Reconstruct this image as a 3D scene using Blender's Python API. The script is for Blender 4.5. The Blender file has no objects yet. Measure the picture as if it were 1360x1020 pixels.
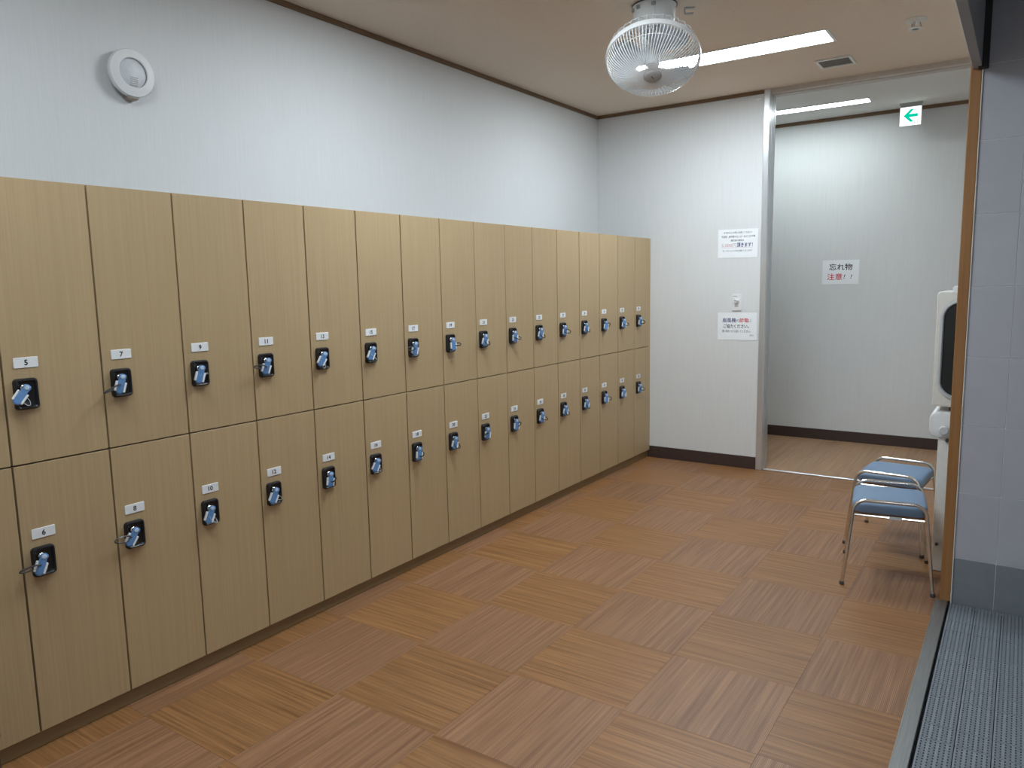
import bpy, bmesh, math, random
from mathutils import Vector, Matrix, Euler
random.seed(7)
PI = math.pi
S = bpy.context.scene
COL = S.collection

# ------------------------------------------------------------------ camera
def make_camera():
    f, pitch, yaw, roll = 995.49, .1321, .5991, -.0193
    cy, sy, cp, sp, cr, sr = math.cos(yaw), math.sin(yaw), math.cos(pitch), math.sin(pitch), math.cos(roll), math.sin(roll)
    fwd = Vector((-sy * cp, cy * cp, -sp)); right = Vector((cy, sy, 0)); up = right.cross(fwd)
    r = right * cr + up * sr; u = -right * sr + up * cr
    cam = bpy.data.cameras.new('camera'); o = bpy.data.objects.new('camera', cam); COL.objects.link(o)
    cam.sensor_width = 36; cam.sensor_fit = 'HORIZONTAL'; cam.lens = f / 1360 * 36
    cam.clip_start = .05
    m = Matrix((r, u, -fwd)).transposed().to_4x4(); m.translation = Vector((2.5587, -1.2987, 1.4717))
    o.matrix_world = m
    S.camera = o
make_camera()

# ------------------------------------------------------------------ world, exposure, lamp strengths
w = bpy.data.worlds.new('world'); S.world = w; w.use_nodes = True
w.node_tree.nodes['Background'].inputs[0].default_value = (.6, .7, .8, 1)
w.node_tree.nodes['Background'].inputs[1].default_value = .02
S.view_settings.view_transform = 'Standard'; S.view_settings.look = 'None'
S.view_settings.gamma = 1; S.view_settings.use_curve_mapping = False
S.view_settings.exposure = 0.0
LAMP_COLOR = (.84, .94, 1.0)
LAMP = 44.0          # radiance of the ceiling lamps of the changing room
LAMP_FAR = 25.0      # lamp of the passage behind
FILL_WET = 20.0       # added fill light over the wet entrance, no known lamp there
S.cycles.max_bounces = 10; S.cycles.diffuse_bounces = 6
S.cycles.sample_clamp_indirect = 6

# ------------------------------------------------------------------ materials
def nodes(m): return m.node_tree.nodes, m.node_tree.links
def mat(name, col, rough=.5, metal=0, spec=.5, coat=0):
    m = bpy.data.materials.new(name); m.use_nodes = True
    b = m.node_tree.nodes['Principled BSDF']
    b.inputs['Base Color'].default_value = (*col, 1); b.inputs['Roughness'].default_value = rough
    b.inputs['Metallic'].default_value = metal; b.inputs['Specular IOR Level'].default_value = spec
    b.inputs['Coat Weight'].default_value = coat
    return m
def noisy(name, c0, c1, scale, rough=.5, bump=.0, dist=.001, detail=4, metal=0, lo=.3, hi=.7, rand=0., spec=.5, offs=True, coat=0):
    """two colours mixed by a noise stretched by scale (object space); rand = per-object brightness spread"""
    m = mat(name, c0, rough, metal, spec, coat); N, L = nodes(m); b = N['Principled BSDF']
    tc = N.new('ShaderNodeTexCoord'); mp = N.new('ShaderNodeMapping'); no = N.new('ShaderNodeTexNoise'); cr = N.new('ShaderNodeValToRGB')
    mp.inputs['Scale'].default_value = scale
    no.inputs['Scale'].default_value = 1; no.inputs['Detail'].default_value = detail
    oi = N.new('ShaderNodeObjectInfo')
    L.new(tc.outputs['Object'], mp.inputs['Vector'])
    if offs:
        mu = N.new('ShaderNodeMath'); mu.operation = 'MULTIPLY'; mu.inputs[1].default_value = 40
        L.new(oi.outputs['Random'], mu.inputs[0]); L.new(mu.outputs[0], mp.inputs['Location'])
    L.new(mp.outputs[0], no.inputs['Vector']); L.new(no.outputs['Fac'], cr.inputs[0])
    cr.color_ramp.elements[0].color = (*c0, 1); cr.color_ramp.elements[1].color = (*c1, 1)
    cr.color_ramp.elements[0].position = lo; cr.color_ramp.elements[1].position = hi
    out = cr.outputs[0]
    if rand:
        hs = N.new('ShaderNodeHueSaturation'); mr = N.new('ShaderNodeMapRange')
        mr.inputs['To Min'].default_value = 1 - rand; mr.inputs['To Max'].default_value = 1 + rand
        L.new(oi.outputs['Random'], mr.inputs['Value']); L.new(mr.outputs[0], hs.inputs['Value']); L.new(out, hs.inputs['Color']); out = hs.outputs[0]
    L.new(out, b.inputs['Base Color'])
    if bump:
        bp = N.new('ShaderNodeBump'); bp.inputs['Strength'].default_value = bump; bp.inputs['Distance'].default_value = dist
        L.new(no.outputs['Fac'], bp.inputs['Height']); L.new(bp.outputs[0], b.inputs['Normal'])
    return m
def emit(name, col, strength):
    m = bpy.data.materials.new(name); m.use_nodes = True; N, L = nodes(m)
    N.remove(N['Principled BSDF']); e = N.new('ShaderNodeEmission')
    e.inputs[0].default_value = (*col, 1); e.inputs[1].default_value = strength
    L.new(e.outputs[0], N['Material Output'].inputs['Surface']); return m

def floor_tile_material(name, c0, c1, stripe):
    """vinyl tile: grain along local x, fine grooves"""
    m = noisy(name, c0, c1, (2.4, 85, 1), rough=.42, lo=.30, hi=.72, rand=.06, detail=7); N, L = nodes(m); b = N['Principled BSDF']
    tc = N.new('ShaderNodeTexCoord'); mp = N.new('ShaderNodeMapping'); wv = N.new('ShaderNodeTexWave')
    mp.inputs['Scale'].default_value = (.4, 1, 1); wv.bands_direction = 'Y'
    wv.inputs['Scale'].default_value = 2 * PI / 20 / .0055; wv.inputs['Distortion'].default_value = .6; wv.inputs['Detail'].default_value = 1
    L.new(tc.outputs['Object'], mp.inputs[0]); L.new(mp.outputs[0], wv.inputs['Vector'])
    mx = N.new('ShaderNodeMixRGB'); mx.blend_type = 'MULTIPLY'; mx.inputs[0].default_value = stripe
    src = b.inputs['Base Color'].links[0].from_socket
    cr = N.new('ShaderNodeValToRGB'); cr.color_ramp.elements[0].color = (.35, .3, .27, 1); cr.color_ramp.elements[1].position = .5
    L.new(wv.outputs['Fac'], cr.inputs[0]); L.new(src, mx.inputs[1]); L.new(cr.outputs[0], mx.inputs[2]); L.new(mx.outputs[0], b.inputs['Base Color'])
    bp = N.new('ShaderNodeBump'); bp.inputs['Strength'].default_value = .25; bp.inputs['Distance'].default_value = .0006
    L.new(wv.outputs['Fac'], bp.inputs['Height']); L.new(bp.outputs[0], b.inputs['Normal'])
    return m

M = {}
M['wallpaper'] = noisy('wallpaper', (.67, .685, .69), (.71, .725, .73), (260, 260, 4), .75, .22, .0012, 3, offs=False, spec=.3)
M['ceiling'] = noisy('ceiling_paper', (.75, .64, .53), (.79, .68, .565), (60, 60, 60), .9, .1, .001, offs=False, spec=.2)
M['ceiling_white'] = noisy('ceiling_white_paper', (.76, .76, .74), (.80, .80, .78), (60, 60, 60), .9, .1, .001, offs=False, spec=.2)
M['tile_a'] = floor_tile_material('floor_tile_plain', (.180, .077, .025), (.355, .175, .067), .12)
M['tile_b'] = floor_tile_material('floor_tile_ribbed', (.205, .095, .045), (.37, .197, .100), .6)
M['plank'] = noisy('vinyl_plank', (.305, .175, .095), (.405, .245, .142), (60, 1.5, 1), .45, .05, .0005, rand=.06)
M['subfloor'] = noisy('subfloor', (.20, .11, .05), (.23, .13, .06), (20, 20, 20), .8)
M['door'] = noisy('locker_laminate', (.42, .305, .167), (.47, .345, .193), (1, 150, 2.0), .42, .06, .0004, detail=6, rand=.02)
M['carcass'] = noisy('locker_carcass', (.035, .022, .012), (.05, .03, .016), (20, 20, 3), .6)
M['plinth'] = noisy('plinth_laminate', (.25, .165, .08), (.29, .195, .095), (60, 2, 60), .5, offs=False)
M['brown_trim'] = noisy('brown_trim', (.16, .095, .05), (.20, .12, .065), (4, 4, 40), .5, offs=False)
M['baseboard'] = noisy('dark_baseboard', (.045, .026, .022), (.055, .033, .028), (30, 30, 60), .5, offs=False)
M['post'] = noisy('orange_wood', (.27, .125, .038), (.33, .16, .055), (60, 60, 2.5), .45, .05, .0005, offs=False)
M['alu'] = noisy('aluminium', (.62, .64, .66), (.68, .70, .72), (200, 200, 4), .28, metal=.7, offs=False)
M['steel'] = noisy('stainless', (.30, .31, .31), (.36, .37, .37), (200, 6, 20), .4, metal=.9, offs=False)
M['chrome'] = noisy('chrome', (.70, .68, .64), (.78, .76, .72), (30, 30, 30), .16, metal=1)
M['header'] = noisy('header_panel', (.30, .31, .33), (.34, .35, .37), (80, 80, 3), .6, offs=False)
M['dark_gap'] = noisy('dark_gasket', (.012, .011, .011), (.02, .018, .018), (50, 50, 50), .6, offs=False)
M['wall_tile'] = noisy('glazed_tile', (.425, .435, .485), (.445, .455, .505), (14, 14, 14), .2, .02, .0006, rand=.02)
M['base_tile'] = noisy('grey_base_tile', (.19, .215, .235), (.21, .235, .255), (30, 30, 30), .3, .08, .0006, rand=.03)
M['grout'] = noisy('grout', (.66, .67, .71), (.70, .71, .75), (90, 90, 90), .8, offs=False)
M['edge_trim'] = noisy('tile_edge_trim', (.70, .68, .62), (.74, .72, .66), (40, 40, 10), .4, offs=False)
M['mat'] = noisy('grey_plastic_mat', (.155, .178, .207), (.178, .205, .233), (60, 60, 60), .5, .1, .0005, rand=.03)
M['wet_floor'] = noisy('dark_tray', (.012, .013, .015), (.02, .021, .024), (40, 40, 40), .6, offs=False)
M['wet_wall'] = noisy('wet_wall_plaster', (.42, .44, .47), (.48, .50, .53), (20, 20, 20), .6, offs=False)
M['vinyl_blue'] = noisy('blue_vinyl', (.15, .235, .36), (.17, .26, .395), (260, 260, 260), .42, .12, .0004)
M['plywood'] = noisy('plywood', (.20, .10, .05), (.26, .14, .07), (4, 90, 90), .6)
M['black_plastic'] = noisy('black_plastic', (.008, .008, .010), (.013, .013, .016), (90, 90, 90), .35)
M['black_matte'] = noisy('black_matte', (.006, .006, .008), (.010, .010, .012), (90, 90, 90), .6)
M['key_blue'] = noisy('key_blue_plastic', (.10, .225, .45), (.12, .25, .50), (120, 120, 120), .35)
M['key_pale'] = noisy('key_pale_disc', (.42, .52, .66), (.50, .60, .72), (120, 120, 120), .25)
M['white_plastic'] = noisy('white_plastic', (.76, .78, .79), (.78, .80, .81), (60, 60, 60), .35)
M['offwhite'] = noisy('offwhite_plastic', (.70, .69, .645), (.75, .74, .695), (40, 40, 40), .4)
M['grey_plastic'] = noisy('grey_plastic', (.36, .36, .36), (.40, .40, .40), (60, 60, 60), .4)
M['pale_grey'] = noisy('pale_grey_plastic', (.55, .58, .60), (.60, .63, .65), (60, 60, 60), .4)
M['dark_grey'] = noisy('dark_grey_plastic', (.05, .05, .055), (.07, .07, .075), (60, 60, 60), .5)
M['band'] = noisy('clear_band', (.05, .05, .052), (.08, .08, .083), (60, 60, 60), .3)
M['wire'] = noisy('clear_wire', (.50, .53, .56), (.60, .63, .66), (60, 60, 60), .25)
M['paper'] = noisy('paper', (.84, .87, .90), (.87, .90, .93), (30, 30, 30), .7)
M['ink'] = mat('ink_black', (.012, .012, .02), .7)
M['ink_navy'] = mat('ink_navy', (.02, .03, .16), .7)
M['ink_red'] = mat('ink_red', (.62, .03, .07), .7)
M['ink_pink'] = mat('ink_pink', (.60, .36, .38), .7)
M['ink_grey'] = mat('ink_grey', (.25, .25, .27), .7)
M['plate'] = noisy('number_plate_plastic', (.78, .80, .82), (.82, .84, .86), (90, 90, 90), .4)
M['glass_dark'] = noisy('dark_glass', (.010, .011, .011), (.018, .018, .017), (3, 3, 3), .12)
M['blade'] = noisy('fan_blade', (.66, .71, .76), (.70, .75, .80), (10, 10, 10), .35)
M['vent_mesh'] = noisy('vent_mesh', (.20, .185, .165), (.26, .24, .215), (300, 300, 300), .6)
M['lamp'] = emit('lamp_diffuser', LAMP_COLOR, LAMP)
M['lamp_near'] = emit('lamp_diffuser_near', LAMP_COLOR, LAMP * .7)
M['lamp_far'] = emit('lamp_diffuser_far', (.88, .99, 1.0), LAMP_FAR)
M['fill_wet'] = emit('fill_panel_wet', (.90, .95, 1.0), FILL_WET)
M['sign_white'] = emit('exit_sign_face', (.93, 1.0, .97), 1.5)
M['sign_green'] = emit('exit_sign_green', (.0, .62, .40), 1.0)
M['wood_dark'] = noisy('dark_wood', (.07, .035, .022), (.10, .05, .03), (6, 60, 60), .5)

# ------------------------------------------------------------------ helpers
def obj(name, bm, m, parent=None, smooth=False, loc=None, rot=None):
    me = bpy.data.meshes.new(name); bm.normal_update(); bm.to_mesh(me); bm.free()
    if m is not None: me.materials.append(m)
    if smooth:
        for p in me.polygons: p.use_smooth = True
        try: me.set_sharp_from_angle(angle=math.radians(40))
        except Exception: pass
    o = bpy.data.objects.new(name, me); COL.objects.link(o)
    if parent: o.parent = parent
    if loc: o.location = loc
    if rot: o.rotation_euler = rot
    return o
def inst(name, me, parent=None, loc=(0, 0, 0), rot=(0, 0, 0)):
    o = bpy.data.objects.new(name, me); COL.objects.link(o)
    if parent: o.parent = parent
    o.location = loc; o.rotation_euler = rot
    return o
def tag(o, label=None, cat=None, group=None, kind=None):
    if label: o['label'] = label
    if cat: o['category'] = cat
    if group: o['group'] = group
    if kind: o['kind'] = kind
    return o
def thing(name, label, cat, loc=(0, 0, 0), rz=0, group=None):
    o = bpy.data.objects.new(name, None); COL.objects.link(o); o.empty_display_size = .05
    o.location = loc; o.rotation_euler = (0, 0, rz)
    return tag(o, label, cat, group)
def box(bm, x0, x1, y0, y1, z0, z1, bevel=0, seg=1):
    r = bmesh.ops.create_cube(bm, size=1); vs = r['verts']
    for v in vs:
        v.co = Vector((x0 + (v.co.x + .5) * (x1 - x0), y0 + (v.co.y + .5) * (y1 - y0), z0 + (v.co.z + .5) * (z1 - z0)))
    if bevel:
        es = list({e for v in vs for e in v.link_edges})
        bmesh.ops.bevel(bm, geom=es, offset=bevel, segments=seg, affect='EDGES', profile=.5)
    return bm
def bx(*a, **k): return box(bmesh.new(), *a, **k)
def struct(name, bm, m, parent=None): return tag(obj(name, bm, m, parent), kind='structure')
def tube(bm, pts, r, n=8, closed=False, caps=True):
    pts = [Vector(p) for p in pts]; k = len(pts); rings = []
    prev = None
    for i, p in enumerate(pts):
        if closed: t = pts[(i + 1) % k] - pts[i - 1]
        else: t = pts[min(i + 1, k - 1)] - pts[max(i - 1, 0)]
        t.normalize()
        if prev is None:
            a = Vector((0, 0, 1)) if abs(t.z) < .9 else Vector((1, 0, 0)); nrm = t.cross(a).normalized()
        else: nrm = (prev - t * prev.dot(t)).normalized()
        prev = nrm; b = t.cross(nrm)
        rings.append([bm.verts.new(p + (nrm * math.cos(2 * PI * j / n) + b * math.sin(2 * PI * j / n)) * r) for j in range(n)])
    for i in range(k if closed else k - 1):
        A, B = rings[i], rings[(i + 1) % k]
        for j in range(n): bm.faces.new((A[j], A[(j + 1) % n], B[(j + 1) % n], B[j]))
    if caps and not closed: bm.faces.new(rings[0][::-1]); bm.faces.new(rings[-1])
    return bm
def lathe(bm, prof, n=32, mtx=None):
    """profile of (radius, height) about z"""
    rings = []; old = set(bm.verts) if mtx is not None and len(bm.verts) else set()
    for r, h in prof:
        if r < 1e-6: rings.append([bm.verts.new((0, 0, h))])
        else: rings.append([bm.verts.new((r * math.cos(2 * PI * j / n), r * math.sin(2 * PI * j / n), h)) for j in range(n)])
    for A, B in zip(rings, rings[1:]):
        for j in range(n):
            k = (j + 1) % n
            if len(A) == 1 and len(B) == 1: continue
            if len(A) == 1: bm.faces.new((A[0], B[j], B[k]))
            elif len(B) == 1: bm.faces.new((A[j], A[k], B[0]))
            else: bm.faces.new((A[j], A[k], B[k], B[j]))
    bmesh.ops.recalc_face_normals(bm, faces=bm.faces)
    if mtx is not None: bmesh.ops.transform(bm, matrix=mtx, verts=[v for v in bm.verts if v not in old])
    return bm
def rrect(w, h, r, n=5):
    out = []
    for cx, cy, a0 in ((w / 2 - r, h / 2 - r, 0), (-w / 2 + r, h / 2 - r, PI / 2), (-w / 2 + r, -h / 2 + r, PI), (w / 2 - r, -h / 2 + r, 3 * PI / 2)):
        for i in range(n + 1):
            a = a0 + PI / 2 * i / n; out.append((cx + r * math.cos(a), cy + r * math.sin(a)))
    return out
def loft(bm, loops, cap0=True, cap1=True):
    """loops: lists of 3-D points of equal length, skinned in order"""
    R = [[bm.verts.new(p) for p in lp] for lp in loops]; n = len(R[0])
    for A, B in zip(R, R[1:]):
        for j in range(n): bm.faces.new((A[j], A[(j + 1) % n], B[(j + 1) % n], B[j]))
    if cap0: bm.faces.new(R[0][::-1])
    if cap1: bm.faces.new(R[-1])
    bmesh.ops.recalc_face_normals(bm, faces=bm.faces)
    return bm
def rounded_plate(bm, w, h, r, layers, plane='yz', n=5, c=(0, 0)):
    """stack of rounded rectangles (inset, height)"""
    lps = []
    for ins, d in layers:
        pts = rrect(w - 2 * ins, h - 2 * ins, max(r - ins, .0005), n)
        if plane == 'yz': lps.append([(d, a + c[0], b + c[1]) for a, b in pts])
        elif plane == 'xz': lps.append([(a + c[0], -d, b + c[1]) for a, b in pts])
        else: lps.append([(a + c[0], b + c[1], d) for a, b in pts])
    return loft(bm, lps)
_fontcache = {}
def text_mesh(s, bold=0.0):
    k = (s, bold)
    if k not in _fontcache:
        cu = bpy.data.curves.new('text', 'FONT'); cu.body = s; cu.align_x = 'CENTER'; cu.align_y = 'CENTER'; cu.size = 1; cu.offset = bold
        cu.resolution_u = 3
        o = bpy.data.objects.new('text', cu); COL.objects.link(o)
        dg = bpy.context.evaluated_depsgraph_get(); dg.update()
        me = bpy.data.meshes.new_from_object(o.evaluated_get(dg))
        bpy.data.objects.remove(o); bpy.data.curves.remove(cu)
        xs = [v.co.x for v in me.vertices]; ys = [v.co.y for v in me.vertices]
        if xs: _fontcache[k] = (me, min(xs), max(xs), min(ys), max(ys))
        else: _fontcache[k] = (me, 0, 1, 0, 1)
    return _fontcache[k]
def text_obj(name, s, m, parent, center, width, height, rot, bold=0.0, shear=0.0):
    """flat lettering fitted into width x height about center (parent space)"""
    me, x0, x1, y0, y1 = text_mesh(s)
    sx = width / max(x1 - x0, 1e-4) if width else height / max(y1 - y0, 1e-4); sy = height / max(y1 - y0, 1e-4)
    V, F = [], []
    # heavier type: the same outline laid down again, shifted by a fraction of the stroke
    for dx, dy, dz in ([(-bold, 0, 0), (bold, 0, .00002), (0, -bold, .00004), (0, bold, .00006)] if bold else [(0, 0, 0)]):
        n0 = len(V)
        for v in me.vertices:
            a = (v.co.x - (x0 + x1) / 2 + dx) * sx; b = (v.co.y - (y0 + y1) / 2 + dy) * sy
            V.append((a + shear * b, b, dz))
        F += [[i + n0 for i in p.vertices] for p in me.polygons]
    me = bpy.data.meshes.new(name); me.from_pydata(V, [], F)
    me.materials.clear(); me.materials.append(m)
    return inst(name, me, parent, center, rot)
FACE_Y = (PI / 2, 0, 0)           # reads facing -y
FACE_X = (PI / 2, 0, PI / 2)      # reads facing +x

# ------------------------------------------------------------------ the room
D, H, HF = 4.503, 2.85, 2.86        # back wall, ceiling heights
XL, YN = -.489, -2.3                # left wall, near wall
XS = 2.31                           # left face of the post and header
TP, TX, TY = .4617, 1.4887, 1.8369  # floor tiles

bm = bx(-.6, 2.3155, YN, D + .05, -.06, -.004); box(bm, 2.3155, 2.9, 2.62, D + .05, -.06, -.004)
fl = struct('floor', bm, M['subfloor'])
tile_mesh = {}
def tile_shape(x0, x1, y0, y1, rot, m):
    """one vinyl tile centred on its own origin, chamfered edge"""
    w, h = (x1 - x0) - .0005, (y1 - y0) - .0005
    if rot: w, h = h, w
    key = (round(w, 4), round(h, 4), rot)
    if key not in tile_mesh:
        bm = bmesh.new()
        loft(bm, [[(sx * (w / 2 - i), sy * (h / 2 - i), z) for sx, sy in ((1, 1), (-1, 1), (-1, -1), (1, -1))] for i, z in ((0, -.004), (0, -.0003), (.0004, 0))], cap0=False)
        me = bpy.data.meshes.new('floor_tile'); bm.to_mesh(me); bm.free(); me.materials.append(m); tile_mesh[key] = me
    return tile_mesh[key]
for i in range(-5, 4):
    for j in range(-10, 7):
        x0, x1 = TX + i * TP, TX + (i + 1) * TP; y0, y1 = TY + j * TP, TY + (j + 1) * TP
        # beyond the strip the floor stops, behind the post it goes on
        lim = 2.3155 if y1 <= 2.5 else (2.3155 if y0 < 2.5 and i == 1 else 2.79)
        x0, x1 = max(x0, -.023), min(x1, lim); y0, y1 = max(y0, YN + .005), min(y1, D - .012)
        if y0 < 2.5 < y1 and x0 > 2.2: y0 = 2.625
        if x1 - x0 < .02 or y1 - y0 < .02: continue
        rot = (i + j) % 2 == 0
        o = inst('floor_tile', tile_shape(x0, x1, y0, y1, rot, M['tile_b'] if rot else M['tile_a']), fl, ((x0 + x1) / 2, (y0 + y1) / 2, 0), (0, 0, PI / 2 if rot else 0))
        o['kind'] = 'structure'

# passage behind: vinyl planks along y
pf = struct('floor_passage', bx(-1.4, 3.2, D + .05, 6.0, -.06, -.004), M['subfloor'])
pmesh = {}
for i in range(26):
    px0 = -1.39 + i * .178; py = D + .056; k = 0; off = [.35, .8, .55, .18][i % 4]
    while py < 5.9:
        py1 = min(py + (off if k == 0 else .915), 5.905); k += 1
        if py1 - py > .03:
            key = round(py1 - py, 3)
            if key not in pmesh:
                bm = bmesh.new(); l = py1 - py - .0006; ww = .1775
                loft(bm, [[(sx * (ww / 2 - q), sy * (l / 2 - q), z) for sx, sy in ((1, 1), (-1, 1), (-1, -1), (1, -1))] for q, z in ((0, -.004), (0, -.0003), (.0005, 0))], cap0=False)
                me = bpy.data.meshes.new('floor_plank'); bm.to_mesh(me); bm.free(); me.materials.append(M['plank']); pmesh[key] = me
            if px0 < 3.02:
                o = inst('floor_plank', pmesh[key], pf, (px0 + .089, (py + py1) / 2, 0)); o['kind'] = 'structure'
        py = py1

struct('ceiling', bx(XL - .1, 2.9, YN - .1, D + .0, H, H + .1), M['ceiling'])
struct('ceiling_passage', bx(-1.4, 3.2, D + .14, 6.0, HF, HF + .1), M['ceiling_white'])
struct('wall_left', bx(XL - .1, XL, YN, D, 0, H), M['wallpaper'])
struct('wall_left_return', bx(XL, 0, YN, -.604, 0, H), M['wallpaper'])
struct('wall_back', bx(XL - .1, .893, D, D + .14, 0, H + .05), M['wallpaper'])
struct('wall_near', bx(XL, 2.9, YN - .1, YN, 0, H), M['wallpaper'])
struct('wall_far', bx(-1.4, 3.2, 5.91, 6.0, 0, HF), M['wallpaper'])
struct('wall_passage_left', bx(-1.5, -1.4, D + .14, 6.0, 0, HF), M['wallpaper'])
struct('wall_passage_right', bx(3.05, 3.2, D + .14, 6.0, 0, HF), M['wallpaper'])
struct('wall_right', bx(2.80, 2.9, 2.62, D + .14, 0, H), M['wallpaper'])
struct('baseboard_back', bx(-.02, .893, D - .008, D, 0, .096, bevel=.002), M['baseboard'])
struct('baseboard_far', bx(-1.4, 3.05, 5.902, 5.91, 0, .096, bevel=.002), M['baseboard'])
struct('trim_1', bx(XL, XL + .012, -.6, D, H - .026, H, bevel=.002), M['brown_trim'])
struct('trim_2', bx(XL + .012, .893, D - .012, D, H - .026, H, bevel=.002), M['brown_trim'])
struct('trim_3', bx(-1.4, 3.05, 5.898, 5.91, HF - .028, HF, bevel=.002), M['brown_trim'])

# frame of the wide opening to the passage
bm = bmesh.new()
box(bm, .893, .937, D - .012, D + .004, 0, H, bevel=.003)
box(bm, .893, .937, D + .004, D + .145, 0, H, bevel=.002)
for yy in (D + .035, D + .075, D + .11): box(bm, .937, .941, yy, yy + .012, 0, H - .03, bevel=.001)
struct('trim_4', bm, M['alu'])
bm = bmesh.new()
box(bm, .937, 2.80, D - .006, D + .145, H - .032, H + .012, bevel=.002); box(bm, .937, 2.80, D + .05, D + .07, H - .036, H - .032)
struct('trim_5', bm, noisy('lintel_shaded', (.50, .45, .40), (.54, .49, .44), (60, 60, 3), .5, offs=False))  # same metal as the jamb; its shade is put into this browner colour
bm = bmesh.new()
box(bm, .94, 2.80, D + .028, D + .052, -.004, .004, bevel=.002); box(bm, .94, 2.80, D + .052, D + .056, -.004, .0015)
struct('trim_6', bm, M['alu'])

# ------------------------------------------------------------------ wet entrance on the right
struct('trim_7', bx(XS + .006, 2.358, 2.50, 2.62, 0, 2.45, bevel=.003), M['post'])
bm = bmesh.new()
box(bm, XS - .006, XS + .039, YN, 2.499, -.02, .004, bevel=.0015); box(bm, XS - .010, XS - .006, YN, 2.499, -.004, .002)
struct('trim_8', bm, M['steel'])
hd = struct('wall_header', bx(XS + .014, 2.358, YN, 2.499, 2.325, H, bevel=.002), M['header'])
struct('trim_9', bx(2.345, 2.382, 2.462, 2.4985, 2.318, H, bevel=.003), M['dark_gap'])
struct('floor_wet', bx(2.3155, 3.5, YN, 2.5, -.06, -.021), M['wet_floor'])
tw = struct('wall_right_tiled', bx(2.36, 3.5, 2.505, 2.62, -.02, H), M['grout'])
struct('trim_10', bx(2.3585, 2.3625, 2.497, 2.512, -.01, H, bevel=.0008), M['edge_trim'])
tm = {}
def wall_tile(x0, x1, z0, z1, m):
    w, h = x1 - x0 - .0022, z1 - z0 - .0022; key = (round(w, 3), round(h, 3), m.name)
    if key not in tm:
        bm = bmesh.new()
        rounded_plate(bm, w, h, .002, ((0, 0), (0, .0012), (.0008, .0018)), 'xz', 1)
        me = bpy.data.meshes.new('wall_tile'); bm.to_mesh(me); bm.free(); me.materials.append(m); tm[key] = me
    o = inst('wall_tile', tm[key], tw, ((x0 + x1) / 2, 2.505, (z0 + z1) / 2)); o['kind'] = 'structure'
zs = [-.015, .208, .512, .816, 1.12, 1.424, 1.728, 2.032, 2.336, 2.64, H]
xs = [2.363, 2.523, 2.723, 2.923, 3.123, 3.323, 3.49]
for a, b in zip(zs, zs[1:]):
    for c, d in zip(xs, xs[1:]): wall_tile(c, d, a, b, M['base_tile'] if a < 0 else M['wall_tile'])
struct('wall_wet_side', bx(3.5, 3.6, YN, 2.62, -.06, H), M['wet_wall'])
struct('wall_wet_near', bx(2.9, 3.6, YN - .1, YN, -.06, H), M['wet_wall'])
struct('ceiling_wet', bx(2.36, 3.6, YN, 2.62, H, H + .1), M['wet_wall'])

# perforated drain mat, one module 0.1 x 0.2 m, shared mesh
mt = thing('drain_mat', 'grey perforated plastic drainage mat beside the steel threshold', 'mat', (2.3575, 0, -.0205))
def mat_module(w, l, nx, ny):
    bm = bmesh.new(); top = .0165
    gx = [0]; px = (w - .004) / nx
    for i in range(nx): gx += [.002 + px * i + px * .28, .002 + px * i + px * .62]
    gx.append(w)
    gy = [0]; py = (l - .004) / ny
    for j in range(ny): gy += [.002 + py * j + py * .28, .002 + py * j + py * .70]
    gy.append(l)
    V = [[bm.verts.new((x - w / 2, y - l / 2, top + (.0012 if (i + 1) // 2 % 2 else 0))) for y in gy] for i, x in enumerate(gx)]
    for i in range(len(gx) - 1):
        for j in range(len(gy) - 1):
            if i % 2 == 1 and j % 2 == 1: continue
            bm.faces.new((V[i][j], V[i + 1][j], V[i + 1][j + 1], V[i][j + 1]))
    for lst in ([r[0] for r in V], [r[-1] for r in V][::-1], V[0][::-1], V[-1]):
        for a, b in zip(lst, lst[1:]):
            c = bm.verts.new((b.co.x, b.co.y, 0)); d = bm.verts.new((a.co.x, a.co.y, 0)); bm.faces.new((b, a, d, c))
    bmesh.ops.recalc_face_normals(bm, faces=bm.faces)
    me = bpy.data.meshes.new('mat_tile'); bm.to_mesh(me); bm.free(); me.materials.append(M['mat']); return me
mm1 = mat_module(.0968, .1982, 7, 12); mm2 = mat_module(.0968, .0985, 7, 6)
yy = 2.494; k = 0
while yy > -.3:
    l = .2 if k % 2 == 0 else .1; k += 1
    for i in range(7):
        o = inst('mat_tile', mm1 if l == .2 else mm2, mt, (.0495 + i * .0995, yy - l / 2, 0))
    yy -= l

# ------------------------------------------------------------------ lamps
def ceiling_light(x0, x1, y0, y1, z, m, label):
    t = thing('ceiling_light', label, 'ceiling light', ((x0 + x1) / 2, (y0 + y1) / 2, z), 0)
    w, d = (x1 - x0) / 2, (y1 - y0) / 2; f = .012
    bm = bmesh.new()
    box(bm, -w, w, -d, -d + f, -.006, 0, bevel=.0015); box(bm, -w, w, d - f, d, -.006, 0, bevel=.0015)
    box(bm, -w, -w + .018, -d + f, d - f, -.006, 0, bevel=.0015); box(bm, w - .018, w, -d + f, d - f, -.006, 0, bevel=.0015)
    obj('frame', bm, M['white_plastic'], t)
    obj('diffuser', bx(-w + .018, w - .018, -d + f, d - f, -.0035, -.001), m, t)
    for sx in (-1, 1):
        bm = bmesh.new()
        for sy in (-.45, .45): lathe(bm, [(0, -.0065), (.005, -.006), (.005, -.0035)], 10, Matrix.Translation((sx * (w - .04), sy * d, 0)))
        obj('screw', bm, M['grey_plastic'], t)
    return t
ceiling_light(.36, 1.565, 3.335, 3.595, H, M['lamp'], 'long white ceiling lamp behind the round fan')
ceiling_light(.36, 1.565, 1.30, 1.56, H, M['lamp'], 'long white ceiling lamp above the middle of the locker row, out of frame')
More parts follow.
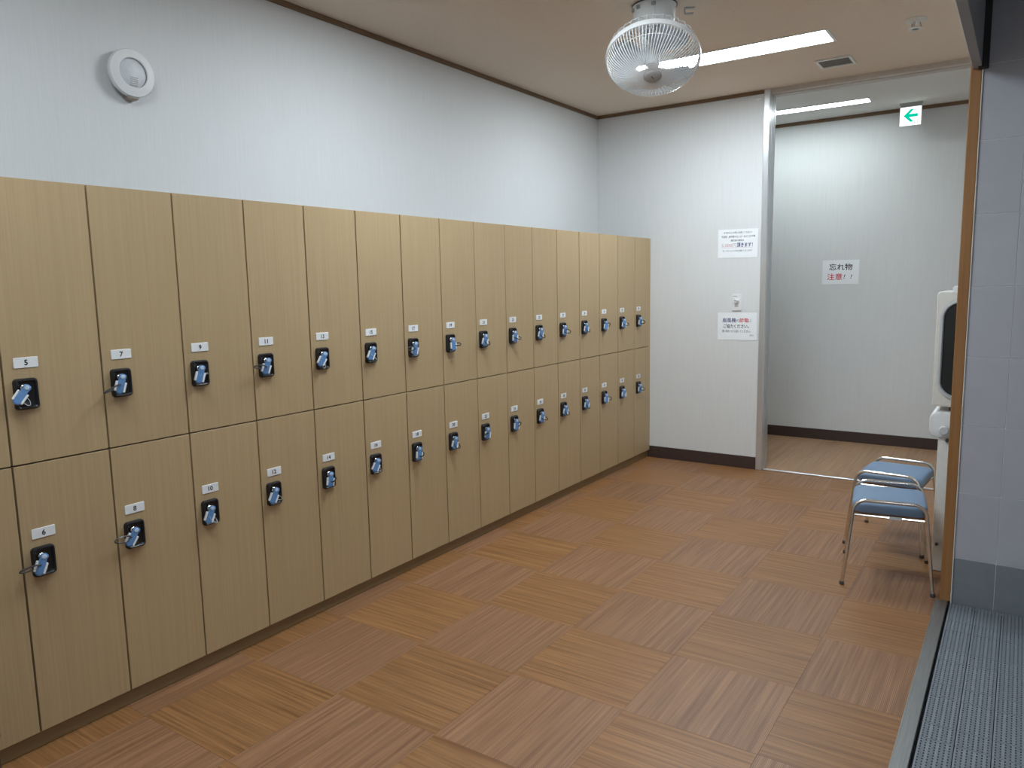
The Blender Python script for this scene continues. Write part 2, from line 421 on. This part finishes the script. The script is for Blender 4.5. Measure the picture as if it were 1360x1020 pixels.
ceiling_light(.36, 1.565, -.73, -.47, H, M['lamp_near'], 'long white ceiling lamp nearest the viewer, out of frame')
ceiling_light(.27, 1.475, 5.30, 5.46, HF, M['lamp_far'], 'narrow white ceiling lamp in the passage behind the opening')
ceiling_light(2.75, 3.05, -1.9, -.9, H, M['fill_wet'], 'added fill light panel over the wet entrance, out of frame')  # added fill, built like a fitting, to brighten the tile wall and header

# ------------------------------------------------------------------ lockers
ZB, ZM, ZT, CW = .060, .941, 1.824, .30
def shared(name, bm, m, smooth=False):
    me = bpy.data.meshes.new(name); bm.normal_update(); bm.to_mesh(me); bm.free(); me.materials.append(m)
    if smooth:
        for p in me.polygons: p.use_smooth = True
        me.set_sharp_from_angle(angle=math.radians(40))
    return me
HL = .880
bm = bmesh.new(); w2 = CW / 2 - .0006; tk = .016
box(bm, -.486, -.474, -w2, w2, 0, HL); box(bm, -.474, -.019, -w2, -w2 + tk, 0, HL); box(bm, -.474, -.019, w2 - tk, w2, 0, HL)
box(bm, -.474, -.019, -w2 + tk, w2 - tk, 0, tk); box(bm, -.474, -.019, -w2 + tk, w2 - tk, HL - tk, HL)
ME_BODY = shared('locker_body', bm, M['carcass'])
ME_DOOR = shared('door', bx(-.018, 0, -CW / 2 + .0030, CW / 2 - .0030, .0012, HL - .0012, bevel=.0008), M['door'])
bm = bmesh.new(); rounded_plate(bm, .070, .0325, .002, ((0, 0), (0, .0018), (.0008, .0026)), 'yz', 2)
ME_PLATE = shared('number_plate', bm, M['plate'])
# black escutcheon: outer rim, sunken dish with a lower lip
bm = bmesh.new()
lps = []
for ins, d in ((0, 0), (0, .010), (.0025, .0145), (.006, .0155), (.0085, .0135), (.011, .0075), (.014, .0065)):
    lps.append([(d, a, b) for a, b in rrect(.069 - 2 * ins, .097 - 2 * ins, max(.012 - ins * .6, .002), 5)])
loft(bm, lps)
ME_LOCK = shared('lock_plate', bm, M['black_plastic'], True)
bm = bmesh.new(); lathe(bm, [(0, .0195), (.0075, .0195), (.0095, .0175), (.0095, .006), (.012, .006), (.012, .004)], 18, Matrix.Rotation(PI / 2, 4, 'Y'))
ME_CYL = shared('lock_cylinder', bm, M['chrome'], True)
bm = bmesh.new(); box(bm, .006, .011, -.011, .011, -.005, .005, bevel=.0015)
ME_SLOT = shared('coin_slot', bm, M['dark_grey'])
# key: blue tag (local: hangs along -z from the origin, thickness along x)
bm = bmesh.new()
lps = []
for d, ins in ((-.0055, .0015), (-.004, 0), (.004, 0), (.0055, .0015)):
    lp = []
    for a, b in ((.0100, .004), (.0080, .0090), (.003, .0115), (-.003, .0115), (-.0080, .0090), (-.0100, .004), (-.0085, -.003), (-.0090, -.012), (-.0110, -.015), (-.0110, -.040), (-.0090, -.046), (-.004, -.050), (.004, -.050), (.0090, -.046), (.0110, -.040), (.0110, -.015), (.0090, -.012), (.0085, -.003)):
        s_ = 1 - ins / .012; lp.append((d, a * s_, (b + .02) * s_ - .02))
    lps.append(lp)
loft(bm, lps); ME_TAG = shared('key_tag', bm, M['key_blue'])
bm = bmesh.new(); lathe(bm, [(0, .0078), (.0050, .0074), (.0066, .0050)], 16, Matrix.Translation((0, 0, .002)) @ Matrix.Rotation(PI / 2, 4, 'Y'))
ME_DISC = shared('key_disc', bm, M['key_pale'], True)
bm = bmesh.new()
box(bm, -.006, .0072, .0092, .0146, -.044, -.013, bevel=.0014)
ME_CLIP = shared('band_clip', bm, M['white_plastic'])
bm = bmesh.new(); box(bm, -.026, -.003, -.0016, .0016, -.0035, .0035, bevel=.0006)
ME_KEY = shared('key_blade', bm, M['chrome'])
def loop_mesh(l, w, r, n=18, m=None, droop=0.):
    bm = bmesh.new(); pts = []
    for i in range(n):
        a = 2 * PI * i / n
        x = l / 2 * (1 - math.cos(a)); pts.append((x, w / 2 * math.sin(a), -droop * (x / l) ** 2))
    tube(bm, pts, r, 6, closed=True); return shared('wrist_band', bm, m, True)
ME_BAND = loop_mesh(.064, .024, .0028, m=M['band'])
ME_BANDB = loop_mesh(.038, .026, .0028, m=M['black_plastic'], droop=.008)
ME_WIRE = loop_mesh(.040, .018, .0011, m=M['wire'], droop=.006)
bm = bmesh.new(); tube(bm, [(.0005 * i, .003 * math.cos(i * .9), .003 * math.sin(i * .9)) for i in range(60)], .0008, 5)
ME_COIL = shared('wrist_band', bm, M['wire'], True)

def direction(v):
    """euler that turns local +x towards v"""
    v = Vector(v).normalized(); return (0, math.asin(-v.z), math.atan2(v.y, v.x))
KEYS = {  # number: (tilt of tag in degrees, outward lean, band mesh, band direction)
    5: (-30, 14, 'wire', (.3, .55, -.8)), 7: (-14, 8, 'band', (.12, -.95, -.30)), 9: (-14, 8, 'coil', (.2, 1, .15)), 11: (-16, 6, 'band', (.16, -1, .14)),
    13: (-24, 10, 'wire', (.2, .25, -.9)), 15: (-20, 8, 'wire', (.25, .75, -.6)), 17: (-10, 6, 'band', (.2, -1, .18)), 19: (0, 8, 'ring', (.5, .1, .1)),
    21: (-12, 8, 'black', (.55, .6, -.5)), 23: (-4, 8, 'black', (.95, .25, -.1)), 25: (-12, 8, 'black', (.6, .5, -.5)), 27: (-6, 8, 'black', (.95, .3, -.12)),
    29: (-8, 8, 'black', (.6, .5, -.55)), 31: (-6, 8, 'ring', (.5, -.2, .3)), 33: (-6, 8, 'black', (.95, .15, -.1)), 35: (-6, 8, 'black', (1, .1, -.05)),
    6: (-18, 8, 'band', (.12, -1, .0)), 8: (-26, 8, 'band', (.15, -1, .12)), 10: (-18, 8, 'wire', (.3, .5, -.6)), 12: (-20, 8, 'wire', (.2, .7, -.3)),
    14: (-8, 8, 'ring', (.45, -.35, .15)), 16: (-22, 8, 'wire', (.25, .75, -.7)), 18: (-6, 8, 'ring', (.5, -.45, .0)), 20: (-12, 8, 'black', (.5, .5, -.6)),
    22: (-8, 8, 'band', (.45, -.85, .2)), 24: (-6, 8, 'ring', (.5, -.3, .3)), 26: (-10, 8, 'black', (.9, .4, -.15)), 28: (-8, 8, 'black', (.5, .4, -.6)),
    30: (-8, 8, 'black', (.5, .4, -.6)), 32: (-4, 8, 'ring', (.9, .1, .05)), 34: (-8, 8, 'wire', (.4, .4, -.4)), 36: (-6, 8, 'black', (.98, .1, .02)),
    3: (-10, 8, 'band', (.4, -.9, .1)), 4: (-10, 8, 'band', (.4, -.9, .1))}
ORD = ['first', 'second', 'third', 'fourth', 'fifth', 'sixth', 'seventh', 'eighth', 'ninth', 'tenth', 'eleventh', 'twelfth', 'thirteenth', 'fourteenth', 'fifteenth', 'sixteenth', 'seventeenth']
def locker(k, row):
    num = 7 + 2 * k + (0 if row == 'upper' else 1)
    y = k * CW + CW / 2; z = (ZM + .0015) if row == 'upper' else ZB
    place = ORD[14 - k] + ' from the back wall' if k < 14 else 'touching the back wall'
    t = thing('locker', 'tan wood-grain locker numbered %d, %s row, %s' % (num, row, place), 'locker', (0, y, z), 0, '%s row of lockers' % row)
    inst('locker_body', ME_BODY, t); inst('door', ME_DOOR, t)
    zl = (1.260 if row == 'upper' else .714) - z; zk = (1.163 if row == 'upper' else .623) - z
    pl = inst('number_plate', ME_PLATE, t, (0, -.082, zl))
    n = text_obj('number', str(num), M['ink'], pl, (.0029, 0, 0), 0, .0165, FACE_X, .03)
    lk = inst('lock_plate', ME_LOCK, t, (0, -.0915, zk))
    inst('lock_cylinder', ME_CYL, lk, (0, -.010, .021))
    inst('coin_slot', ME_SLOT, lk, (0, -.003, -.030))
    tilt, lean, kind, dr = KEYS[num]
    bandname = {'wire': 'clear wire loop', 'band': 'smoky band loop', 'coil': 'clear coiled cord', 'ring': 'dark loop around it', 'black': 'black band'}[kind]
    kt = thing('locker_key', 'blue tagged key with %s in %s-row lock %s' % (bandname, row, place), 'key', (.0285, y - .1015, z + zk + .021), 0, 'keys in the %s row' % row)
    inst('key_blade', ME_KEY, kt)
    yaw = -math.radians(12 + 2.9 * (k + 2))
    tg = inst('key_tag', ME_TAG, kt, (.004, 0, -.002), (math.radians(tilt * 1.25), -math.radians(lean), yaw))
    tg.scale = (1.1, 1.18, 1.12)
    inst('key_disc', ME_DISC, tg)
    inst('band_clip', ME_CLIP, tg); inst('band_clip', ME_CLIP, tg, (0, 0, -.056), (PI, 0, 0))
    base = Matrix.Rotation(yaw, 4, 'Z') @ Matrix.Rotation(-math.radians(lean), 4, 'Y') @ Matrix.Rotation(math.radians(tilt * 1.25), 4, 'X') @ Vector((.007, 0, -.028))
    me = {'wire': ME_WIRE, 'band': ME_BAND, 'coil': ME_COIL, 'ring': ME_BANDB, 'black': ME_BANDB}[kind]
    e = (Euler(direction(dr), 'XYZ').to_matrix() @ Matrix.Rotation(math.radians(25 + (num * 37) % 50), 3, 'X')).to_euler()
    b = inst('wrist_band', me, kt, tuple(base), e)
    if kind == 'ring': b.location = (base.x - .002, base.y + .018, base.z); b.scale = (.85, 1, 1)
    return t
pl = obj('locker_plinth', bx(-.486, -.0235, -.60, D - .003, 0, .0595, bevel=.001), M['plinth'])
tag(pl, 'long brown plinth running along the floor under the tan lockers', 'plinth')
for k in range(-2, 15):
    locker(k, 'lower'); locker(k, 'upper')

# ------------------------------------------------------------------ stools
def stool(loc, rz, label):
    t = thing('stool', label, 'stool', loc, rz, 'blue stools by the doorway post')
    W, Dp, zt = .325, .36, .405
    bm = bmesh.new(); lps = []
    for ins, z in ((.014, .352), (.004, .354), (0, .362), (0, .385), (.004, .396), (.014, .402), (.05, .4055), (.11, .407)):
        lps.append([(a, b, z) for a, b in rrect(W - 2 * ins, Dp - 2 * ins, max(.055 - ins, .01), 6)])
    loft(bm, lps); obj('seat', bm, M['vinyl_blue'], t, True)
    bm = bmesh.new(); rounded_plate(bm, W - .02, Dp - .02, .045, ((0, .337), (0, .352)), 'xy', 4); obj('seat_board', bm, M['plywood'], t)
    # two bent chrome legs: one arch at the front, one at the back
    for s in (-1, 1):
        yb, yt = s * .230, s * .197; xb, xt = .193, .150; zb = .419; rc = .05
        path = []
        def P(x, z): f = z / zb; return (x, yb + (yt - yb) * f, z)
        def side(sg):
            out = []
            for i in range(5):
                z = .008 + (zb - rc - .008) * i / 4; out.append(P(sg * (xb + (xt - xb) * z / zb), z))
            for i in range(1, 8):
                a = PI / 2 * i / 8; z = zb - rc + rc * math.sin(a); out.append(P(sg * (xb + (xt - xb) * z / zb - rc + rc * math.cos(a)), z))
            return out
        L_, R_ = side(-1), side(1)
        path = L_ + [P(-xt + rc, zb), P(-.05, zb), P(.05, zb), P(xt - rc, zb)] + R_[::-1]
        bm = bmesh.new(); tube(bm, path, .0085, 10)
        o = obj('leg_frame', bm, M['chrome'], t, True)
        for sg in (-1, 1):
            bm = bmesh.new(); lathe(bm, [(0, 0), (.0105, 0), (.0115, .003), (.0105, .016), (.0085, .017)], 12, Matrix.Translation((sg * xb, yb, 0)))
            obj('rubber_foot', bm, M['dark_grey'], o, True)
    bm = bmesh.new()
    for s in (-1, 1): tube(bm, [(-.158, s * .2, .342), (-.15, s * .17, .338), (.15, s * .17, .338), (.158, s * .2, .342)], .007, 8)
    for s in (-1, 1): tube(bm, [(s * .12, -.17, .334), (s * .12, .17, .334)], .007, 8)
    obj('under_frame', bm, M['chrome'], t, True)
    lb = obj('label_sticker', bx(.0, .055, -.1785, -.1775, .333, .347), M['pale_grey'], t)
    return t
stool((2.062, 2.715, 0), math.radians(8.5), 'blue padded chrome stool nearest the wooden post, in front of the other one')
stool((2.017, 3.285, 0), math.radians(-5), 'blue padded chrome stool behind the other one, beside the white machine')

# ------------------------------------------------------------------ white machine behind the post
def machine():
    t = thing('floor_machine', 'white floor standing machine with dark rounded window, half hidden behind the wooden post', 'machine', (2.47, 2.88, 0))
    def rb(w, h, r, c, y0, y1, ins=.008):
        bm = bmesh.new()
        pts = lambda q, d: [(a + c[0], d, b + c[1]) for a, b in rrect(w - 2 * q, h - 2 * q, max(r - q, .002), 6)]
        return loft(bm, [pts(0, y1), pts(0, y0 + ins), pts(ins * .3, y0 + ins * .3), pts(ins, y0)])
    body = obj('upper_body', rb(.52, .560, .014, (0, 1.117), 0, .40), M['offwhite'], t, True)
    bm = bmesh.new()
    ring = lambda q, d: [(a, d, b + 1.117) for a, b in rrect(.492 - 2 * q, .490 - 2 * q, .09 - q, 8)]
    loft(bm, [ring(0, 0), ring(.004, -.010), ring(.014, -.012), ring(.022, .004)], False, False); bmesh.ops.reverse_faces(bm, faces=bm.faces)
    obj('window_bezel', bm, M['pale_grey'], body, True)
    bm = bmesh.new(); rounded_plate(bm, .452, .450, .07, ((0, -.002), (0, .002), (.004, .004)), 'xz', 8, (0, 1.117)); obj('window_glass', bm, M['glass_dark'], body)
    obj('top_cover', rb(.44, .03, .012, (.02, 1.408), .03, .36), M['white_plastic'], body, True)
    obj('neck', rb(.44, .04, .01, (.03, .822), .05, .34), M['dark_grey'], t)
    low = obj('control_unit', rb(.53, .125, .035, (0, .748), -.015, .38, .01), M['white_plastic'], t, True)
    bm = bmesh.new(); lathe(bm, [(0, .028), (.018, .028), (.021, .024), (.021, 0)], 20, Matrix.Translation((-.20, -.015, .725)) @ Matrix.Rotation(PI / 2, 4, 'X'))
    obj('knob', bm, M['pale_grey'], low, True)
    bm = bmesh.new(); lathe(bm, [(0, .02), (.007, .02), (.009, 0)], 12, Matrix.Translation((-.185, .0, .672)) @ Matrix.Rotation(PI / 2, 4, 'X')); obj('outlet', bm, M['dark_grey'], t)
    obj('pedestal', rb(.47, .69, .012, (.01, .345), 0, .36), M['offwhite'], t, True)
    bm = bmesh.new(); lathe(bm, [(0, .012), (.006, .012), (.008, 0)], 12, Matrix.Translation((-.205, 0, .14)) @ Matrix.Rotation(PI / 2, 4, 'X')); obj('drain_plug', bm, M['dark_grey'], t)
machine()

# ------------------------------------------------------------------ ceiling fan
def fan():
    t = thing('ceiling_fan', 'round white caged oscillating fan hanging from the ceiling', 'fan', (.932, 2.42, H))
    bm = bmesh.new(); lathe(bm, [(0, 0), (.108, 0), (.110, -.006), (.105, -.012), (.100, -.09), (.088, -.105), (0, -.105)], 32)
    base = obj('mount_base', bm, M['white_plastic'], t, True)
    bm = bmesh.new(); lathe(bm, [(.1105, -.001), (.113, -.001), (.113, -.007), (.1105, -.007)], 32); obj('base_ring', bm, M['dark_grey'], base)
    bm = bmesh.new()
    for a in (-2.5, -2.0, -1.2): box(bm, .104 * math.cos(a) - .01, .104 * math.cos(a) + .01, .104 * math.sin(a) - .008, .104 * math.sin(a) + .008, -.034, -.016, bevel=.002)
    obj('base_vent', bm, M['grey_plastic'], base)
    c = Vector((.012, -.045, -.268)); ax = Vector((.19, -.446, -.875)).normalized()
    q = Vector((0, 0, 1)).rotation_difference(ax).to_matrix().to_4x4(); T = Matrix.Translation(c) @ q      # local +z = forward
    # yoke and motor
    bm = bmesh.new(); tube(bm, [(0, 0, -.10), (.0, .01, -.135), tuple(c - ax * .125)], .022, 12); obj('swivel_neck', bm, M['pale_grey'], t, True)
    bm = bmesh.new(); lathe(bm, [(0, -.17), (.045, -.168), (.062, -.15), (.066, -.11), (.066, -.06), (.05, -.045), (0, -.045)], 28, T); obj('motor_housing', bm, M['white_plastic'], t, True)
    R = .231
    bm = bmesh.new(); lathe(bm, [(R - .004, -.014), (R + .004, -.014), (R + .006, 0), (R + .004, .014), (R - .004, .014), (R - .006, 0), (R - .004, -.014)], 64, T); obj('guard_ring', bm, M['white_plastic'], t, True)
    # front guard: radial wires with a dome, two rings
    bm = bmesh.new(); n = 84
    prof = [(.045 + (R - .047) * math.sin(q * PI / 2 / 11), .006 + .106 * math.cos(q * PI / 2 / 11) ** 1.1) for q in range(12)]
    for i in range(n):
        a = 2 * PI * i / n
        tube(bm, [(r * math.cos(a + .25 * (1 - r / R)), r * math.sin(a + .25 * (1 - r / R)), h) for r, h in prof], .0021, 5, caps=False)
    for r, h in ((.206, .0475),): tube(bm, [(r * math.cos(2 * PI * i / 48), r * math.sin(2 * PI * i / 48), h) for i in range(48)], .0022, 5, closed=True)
    bmesh.ops.transform(bm, matrix=T, verts=bm.verts)
    o = obj('front_guard', bm, M['white_plastic'], t, True); o['kind'] = 'stuff'
    bm = bmesh.new(); n = 36
    prof = [(.065 + (R - .067) * math.sin(q * PI / 2 / 9), -.012 - .108 * math.cos(q * PI / 2 / 9) ** .8) for q in range(10)]
    for i in range(n):
        a = 2 * PI * i / n; tube(bm, [(r * math.cos(a), r * math.sin(a), h) for r, h in prof], .0015, 5, caps=False)
    for r, h in ((.067, -.12), (.138, -.1095), (.2, -.077)): tube(bm, [(r * math.cos(2 * PI * i / 48), r * math.sin(2 * PI * i / 48), h) for i in range(48)], .0026, 5, closed=True)
    bmesh.ops.transform(bm, matrix=T, verts=bm.verts)
    o = obj('rear_guard', bm, M['white_plastic'], t, True); o['kind'] = 'stuff'
    bm = bmesh.new(); lathe(bm, [(0, .121), (.03, .120), (.040, .117), (.046, .111), (.046, .107)], 28, T); hb = obj('hub_badge', bm, M['grey_plastic'], t, True)
    bm = bmesh.new(); box(bm, -.010, .010, -.0016, .0016, .1205, .1225); bmesh.ops.rotate(bm, verts=bm.verts, cent=(0, 0, 0), matrix=Matrix.Rotation(-.6, 3, 'Z')); bmesh.ops.transform(bm, matrix=T, verts=bm.verts)
    obj('badge_mark', bm, M['dark_grey'], hb)
    bm = bmesh.new(); lathe(bm, [(0, .05), (.026, .048), (.034, .035), (.034, -.045)], 24, T); obj('spinner', bm, M['pale_grey'], t, True)
    for kx in range(3):
        bm = bmesh.new(); loops = []
        for i in range(8):
            r = .034 + (.205 - .034) * i / 7; half = .22 + .52 * math.sin(min(1, i / 5) * PI / 2) - (.18 if i == 7 else 0)
            lp = []
            for j in range(7):
                s = -1 + 2 * j / 6; a = s * half + .35 * i / 7 + 2 * PI * kx / 3 + 1.2
                lp.append((r * math.cos(a), r * math.sin(a), s * .024 * (1 - .3 * i / 7)))
            loops.append(lp)
        V = [[bm.verts.new(p) for p in lp] for lp in loops]
        for A, B in zip(V, V[1:]):
            for j in range(6): bm.faces.new((A[j], A[j + 1], B[j + 1], B[j]))
        bmesh.ops.solidify(bm, geom=bm.faces[:], thickness=.0018)
        bmesh.ops.recalc_face_normals(bm, faces=bm.faces)
        bmesh.ops.transform(bm, matrix=T, verts=bm.verts); obj('blade', bm, M['blade'], t, True)
    # pull cord loop of the oscillation and safety wire
    bm = bmesh.new(); tube(bm, [(.03, -.09, -.02), (.045, -.115, -.06), (.045, -.12, -.12), (.035, -.13, -.17)], .0022, 6); obj('cord', bm, M['white_plastic'], t, True)
    return t
fan()
bm = bmesh.new(); box(bm, -.025, .025, -.012, .012, -.004, 0, bevel=.001); box(bm, -.025, -.021, -.012, .012, -.028, -.004, bevel=.001); box(bm, -.021, .02, -.012, .012, -.031, -.027, bevel=.001)
o = obj('ceiling_bracket', bm, M['grey_plastic'], None, False, (1.062, 2.56, H), (0, 0, .5)); tag(o, 'small folded metal bracket on the ceiling beside the fan', 'bracket')

# ------------------------------------------------------------------ small ceiling and wall fittings
def vent():
    t = thing('ceiling_vent', 'rectangular ceiling vent with white frame and grey mesh', 'vent', (1.467, 4.055, H))
    w, d, f = .108, .104, .018
    bm = bmesh.new()
    box(bm, -w, w, -d, -d + f, -.010, 0, bevel=.002); box(bm, -w, w, d - f, d, -.010, 0, bevel=.002)
    box(bm, -w, -w + f, -d + f, d - f, -.010, 0, bevel=.002); box(bm, w - f, w, -d + f, d - f, -.010, 0, bevel=.002)
    obj('frame', bm, M['offwhite'], t)
    bm = bmesh.new(); box(bm, -w + f, w - f, -d + f, d - f, -.003, -.0005)
    for i in range(12): box(bm, -w + f, w - f, -d + f + .004 + i * .0138, -d + f + .009 + i * .0138, -.007, -.003)
    g = obj('mesh_grille', bm, M['vent_mesh'], t); g['kind'] = 'stuff'
vent()
def detector():
    t = thing('heat_detector', 'small round white detector on the ceiling near the header', 'detector', (1.985, 3.48, H))
    bm = bmesh.new(); lathe(bm, [(0, 0), (.054, 0), (.055, -.004), (.048, -.012), (.03, -.016), (0, -.016)], 28); obj('base', bm, M['offwhite'], t, True)
    for a in range(3):
        bm = bmesh.new(); tube(bm, [(.022 * math.cos(a * 2.1 + .4), .022 * math.sin(a * 2.1 + .4), -.014), (.028 * math.cos(a * 2.1 + .4), .028 * math.sin(a * 2.1 + .4), -.046)], .003, 6)
        obj('strut', bm, M['grey_plastic'], t)
    bm = bmesh.new(); lathe(bm, [(.018, -.045), (.033, -.045), (.035, -.049), (.033, -.052), (.018, -.052), (.018, -.045)], 24); obj('sensor_ring', bm, M['offwhite'], t, True)
    bm = bmesh.new(); lathe(bm, [(0, -.040), (.018, -.046), (.014, -.05), (0, -.05)], 16); obj('sensor', bm, M['dark_grey'], t, True)
detector()
def wall_speaker():
    t = thing('wall_speaker', 'round white wall speaker above the lockers', 'speaker', (XL, .452, 2.338))
    Rx = Matrix.Rotation(PI / 2, 4, 'Y')
    bm = bmesh.new(); lathe(bm, [(0, 0), (.070, 0), (.072, .012), (.074, .020), (0, .020)], 40, Rx); obj('back_box', bm, M['grey_plastic'], t, True)
    bm = bmesh.new(); lathe(bm, [(.060, .020), (.088, .020), (.0925, .026), (.0925, .040), (.090, .046), (.060, .054), (.057, .052), (.057, .046)], 48, Rx); hs = obj('housing', bm, M['white_plastic'], t, True)
    bm = bmesh.new(); lathe(bm, [(0, .054), (.025, .0525), (.045, .049), (.0565, .044), (.0565, .04)], 40, Rx); dm = obj('dome', bm, M['pale_grey'], t, True)
    bm = bmesh.new()
    for i in range(5): box(bm, .044, .0500 + .0009 * i, -.016, .016, -.0490 + i * .0072, -.0455 + i * .0072, bevel=.0008)
    for v in bm.verts: v.co.x -= .0  # slots follow the dome
    obj('slot', bm, M['grey_plastic'], dm)
    bm = bmesh.new(); box(bm, .001, .040, -.022, .022, -.100, -.070, bevel=.004); obj('bracket', bm, noisy('tan_plastic', (.34, .27, .22), (.38, .31, .25), (60, 60, 60), .5), t)
    bm = bmesh.new(); box(bm, .0485, .0492, -.012, .012, -.0755, -.0735); obj('mark', bm, M['grey_plastic'], hs)
wall_speaker()
def fan_switch():
    t = thing('fan_switch', 'white wall switch plate with a round dial above the lower notice', 'switch', (.721, D, 1.301))
    bm = bmesh.new(); rounded_plate(bm, .072, .128, .004, ((0, 0), (0, .006), (.002, .009)), 'xz', 3); p = obj('switch_plate', bm, M['white_plastic'], t)
    bm = bmesh.new(); lathe(bm, [(.019, 0), (.019, .010), (.016, .020), (0, .021)], 24, Matrix.Translation((0, -.008, .012)) @ Matrix.Rotation(PI / 2, 4, 'X')); kn = obj('dial', bm, M['white_plastic'], t, True)
    bm = bmesh.new(); box(bm, -.004, .004, -.031, -.027, -.004, .028, bevel=.001); bmesh.ops.rotate(bm, verts=bm.verts, cent=(0, 0, .012), matrix=Matrix.Rotation(2.0, 3, 'Y')); obj('pointer', bm, M['grey_plastic'], kn)
    bm = bmesh.new()
    for a in (-2.2, -1.1, 0, 1.1, 2.2): box(bm, .027 * math.sin(a) - .0015, .027 * math.sin(a) + .0015, -.0096, -.0088, .012 + .027 * math.cos(a) - .0015, .012 + .027 * math.cos(a) + .0015)
    box(bm, -.028, .0, -.0096, -.0088, .045, .049); box(bm, -.014, .014, -.0096, -.0088, -.034, -.031)
    obj('dial_mark', bm, M['ink_grey'], p)
fan_switch()
bm = bmesh.new(); box(bm, -.022, .022, -.010, 0, -.008, .008, bevel=.003); box(bm, -.006, .006, -.022, -.010, -.012, .004, bevel=.002)
o = obj('wall_hook', bm, M['offwhite'], None, False, (.855, D, 2.79)); tag(o, 'tiny pale hook at the top of the back wall beside the frame', 'hook')

def notice(name, label, x0, x1, z0, z1, y, lines, tiltdeg=0):
    w, h = x1 - x0, z1 - z0
    t = thing(name, label, 'notice', ((x0 + x1) / 2, y, (z0 + z1) / 2), 0)
    t.rotation_euler = (0, math.radians(tiltdeg), 0)
    bm = bx(-w / 2, w / 2, -.0022, -.0012, -h / 2, h / 2)
    sh = obj('paper_sheet', bm, M['paper'], t)
    for s, m, fx0, fx1, fy, fh, bold, shear in lines:
        cx = -w / 2 + (fx0 + fx1) / 2 * w; cz = h / 2 - fy * h; u = (fx0 + fx1) / 2
        text_obj('lettering', s, M[m], sh, (cx, -.0025, cz), (fx1 - fx0) * w, fh * h, FACE_Y, bold, shear)
    return t, sh
tA, sA = notice('paper_notice', 'white paper notice with five lines of small writing, above the switch', .563, .869, 1.642, 1.858, D, [
    ('カギをもとの所にお返しください！', 'ink', .14, .85, .12, .075, .01, 0),
    ('不返却、紛失等やロッカーなどこわす時', 'ink', .085, .93, .26, .080, .01, 0),
    ('鍵交換の費用は', 'ink', .33, .655, .395, .065, .01, 0),
    ('5,000円', 'ink_pink', .095, .47, .565, .135, 0, 0),
    ('頂きます！', 'ink_navy', .485, .875, .555, .145, .025, 0),
    ('なくさないように充分お願いいたします！', 'ink', .125, .865, .755, .062, .005, 0)], 0.6)
bm = bmesh.new(); box(bm, -.120, .116, -.0026, -.0023, -.0325, -.0310); obj('underline', bm, M['ink_pink'], sA)
notice('paper_notice', 'white paper notice with blue and red writing, under the switch', .571, .877, 1.009, 1.222, D, [
    ('扇風機', 'ink_navy', .125, .468, .28, .165, .012, 0), ('の', 'ink', .475, .555, .295, .09, 0, 0), ('節電', 'ink_red', .56, .785, .28, .155, .012, 0), ('に', 'ink', .79, .865, .30, .10, 0, 0),
    ('ご協力ください。', 'ink', .155, .80, .495, .135, .02, 0), ('使い終わったら切ってください。', 'ink', .12, .845, .68, .095, .01, 0), ('支配人', 'ink', .82, .935, .82, .055, 0, 0)], -0.2)
notice('paper_notice', 'white paper notice on the passage wall with large black and red characters', 1.040, 1.344, 1.417, 1.630, 5.91, [
    ('忘れ物', 'ink', .19, .815, .285, .27, .014, 0), ('注意', 'ink_red', .14, .555, .685, .265, .012, 0), ('！！', 'ink', .60, .81, .69, .165, .01, .25)], 0.3)

def exit_sign():
    t = thing('exit_sign', 'lit white exit sign with a green arrow under the passage ceiling', 'sign', (1.713, 5.72, HF - .006))
    w, h = .158, .150; z1 = -.025
    bm = bmesh.new(); box(bm, -w / 2 + .004, w / 2 - .004, -.014, .014, z1, 0, bevel=.002); box(bm, -w / 2 - .002, w / 2 + .004, -.02, .02, -.006, .006, bevel=.001); obj('ceiling_mount', bm, M['grey_plastic'], t)
    bm = bmesh.new(); box(bm, -w / 2, w / 2, -.012, .014, z1 - h, z1, bevel=.003); b = obj('housing', bm, M['white_plastic'], t)
    bm = bmesh.new(); rounded_plate(bm, w - .006, h - .006, .003, ((0, .012), (0, .0135), (.001, .014)), 'xz', 2, (0, z1 - h / 2)); f = obj('lit_face', bm, M['sign_white'], b)
    pts = [(-.050, 0), (.000, .050), (.024, .050), (-.010, .012), (.052, .012), (.052, -.012), (-.010, -.012), (.024, -.050), (.000, -.050)]
    bm = bmesh.new(); A = [bm.verts.new((x, -.0146, z + z1 - h / 2 + .005)) for x, z in pts]; B = [bm.verts.new((x, -.0138, z + z1 - h / 2 + .005)) for x, z in pts]
    # tip, upper barb, shaft, lower barb as convex pieces
    for q in ((0, 1, 2, 3), (0, 3, 6), (3, 4, 5, 6), (0, 6, 7, 8)): bm.faces.new([A[i] for i in q])
    n = len(pts)
    for i in range(n): bm.faces.new((A[i], A[(i + 1) % n], B[(i + 1) % n], B[i]))
    bmesh.ops.recalc_face_normals(bm, faces=bm.faces); obj('arrow', bm, M['sign_green'], b)
    bm = bmesh.new(); box(bm, .030, .034, -.0146, -.0138, z1 - h + .016, z1 - h + .040); box(bm, .052, .056, -.0146, -.0138, z1 - h + .016, z1 - h + .042)
    obj('small_mark', bm, M['ink_grey'], b)
exit_sign()

# dark wooden stand whose corner shows at the left bottom edge
def stand():
    t = thing('wooden_stand', 'dark brown low wooden stand in front of the lockers at the left edge', 'stand', (.0, -.516, 0))
    x0, x1, y0, y1 = .02, .30, -.36, .0
    obj('stand_top', bx(x0, x1, y0, y1, .26, .28, bevel=.004), M['wood_dark'], t)
    for sx in (x0 + .005, x1 - .035):
        for sy in (y0 + .005, y1 - .035): obj('leg', bx(sx, sx + .03, sy, sy + .03, 0, .26, bevel=.002), M['wood_dark'], t)
STAND = True
if STAND: stand()
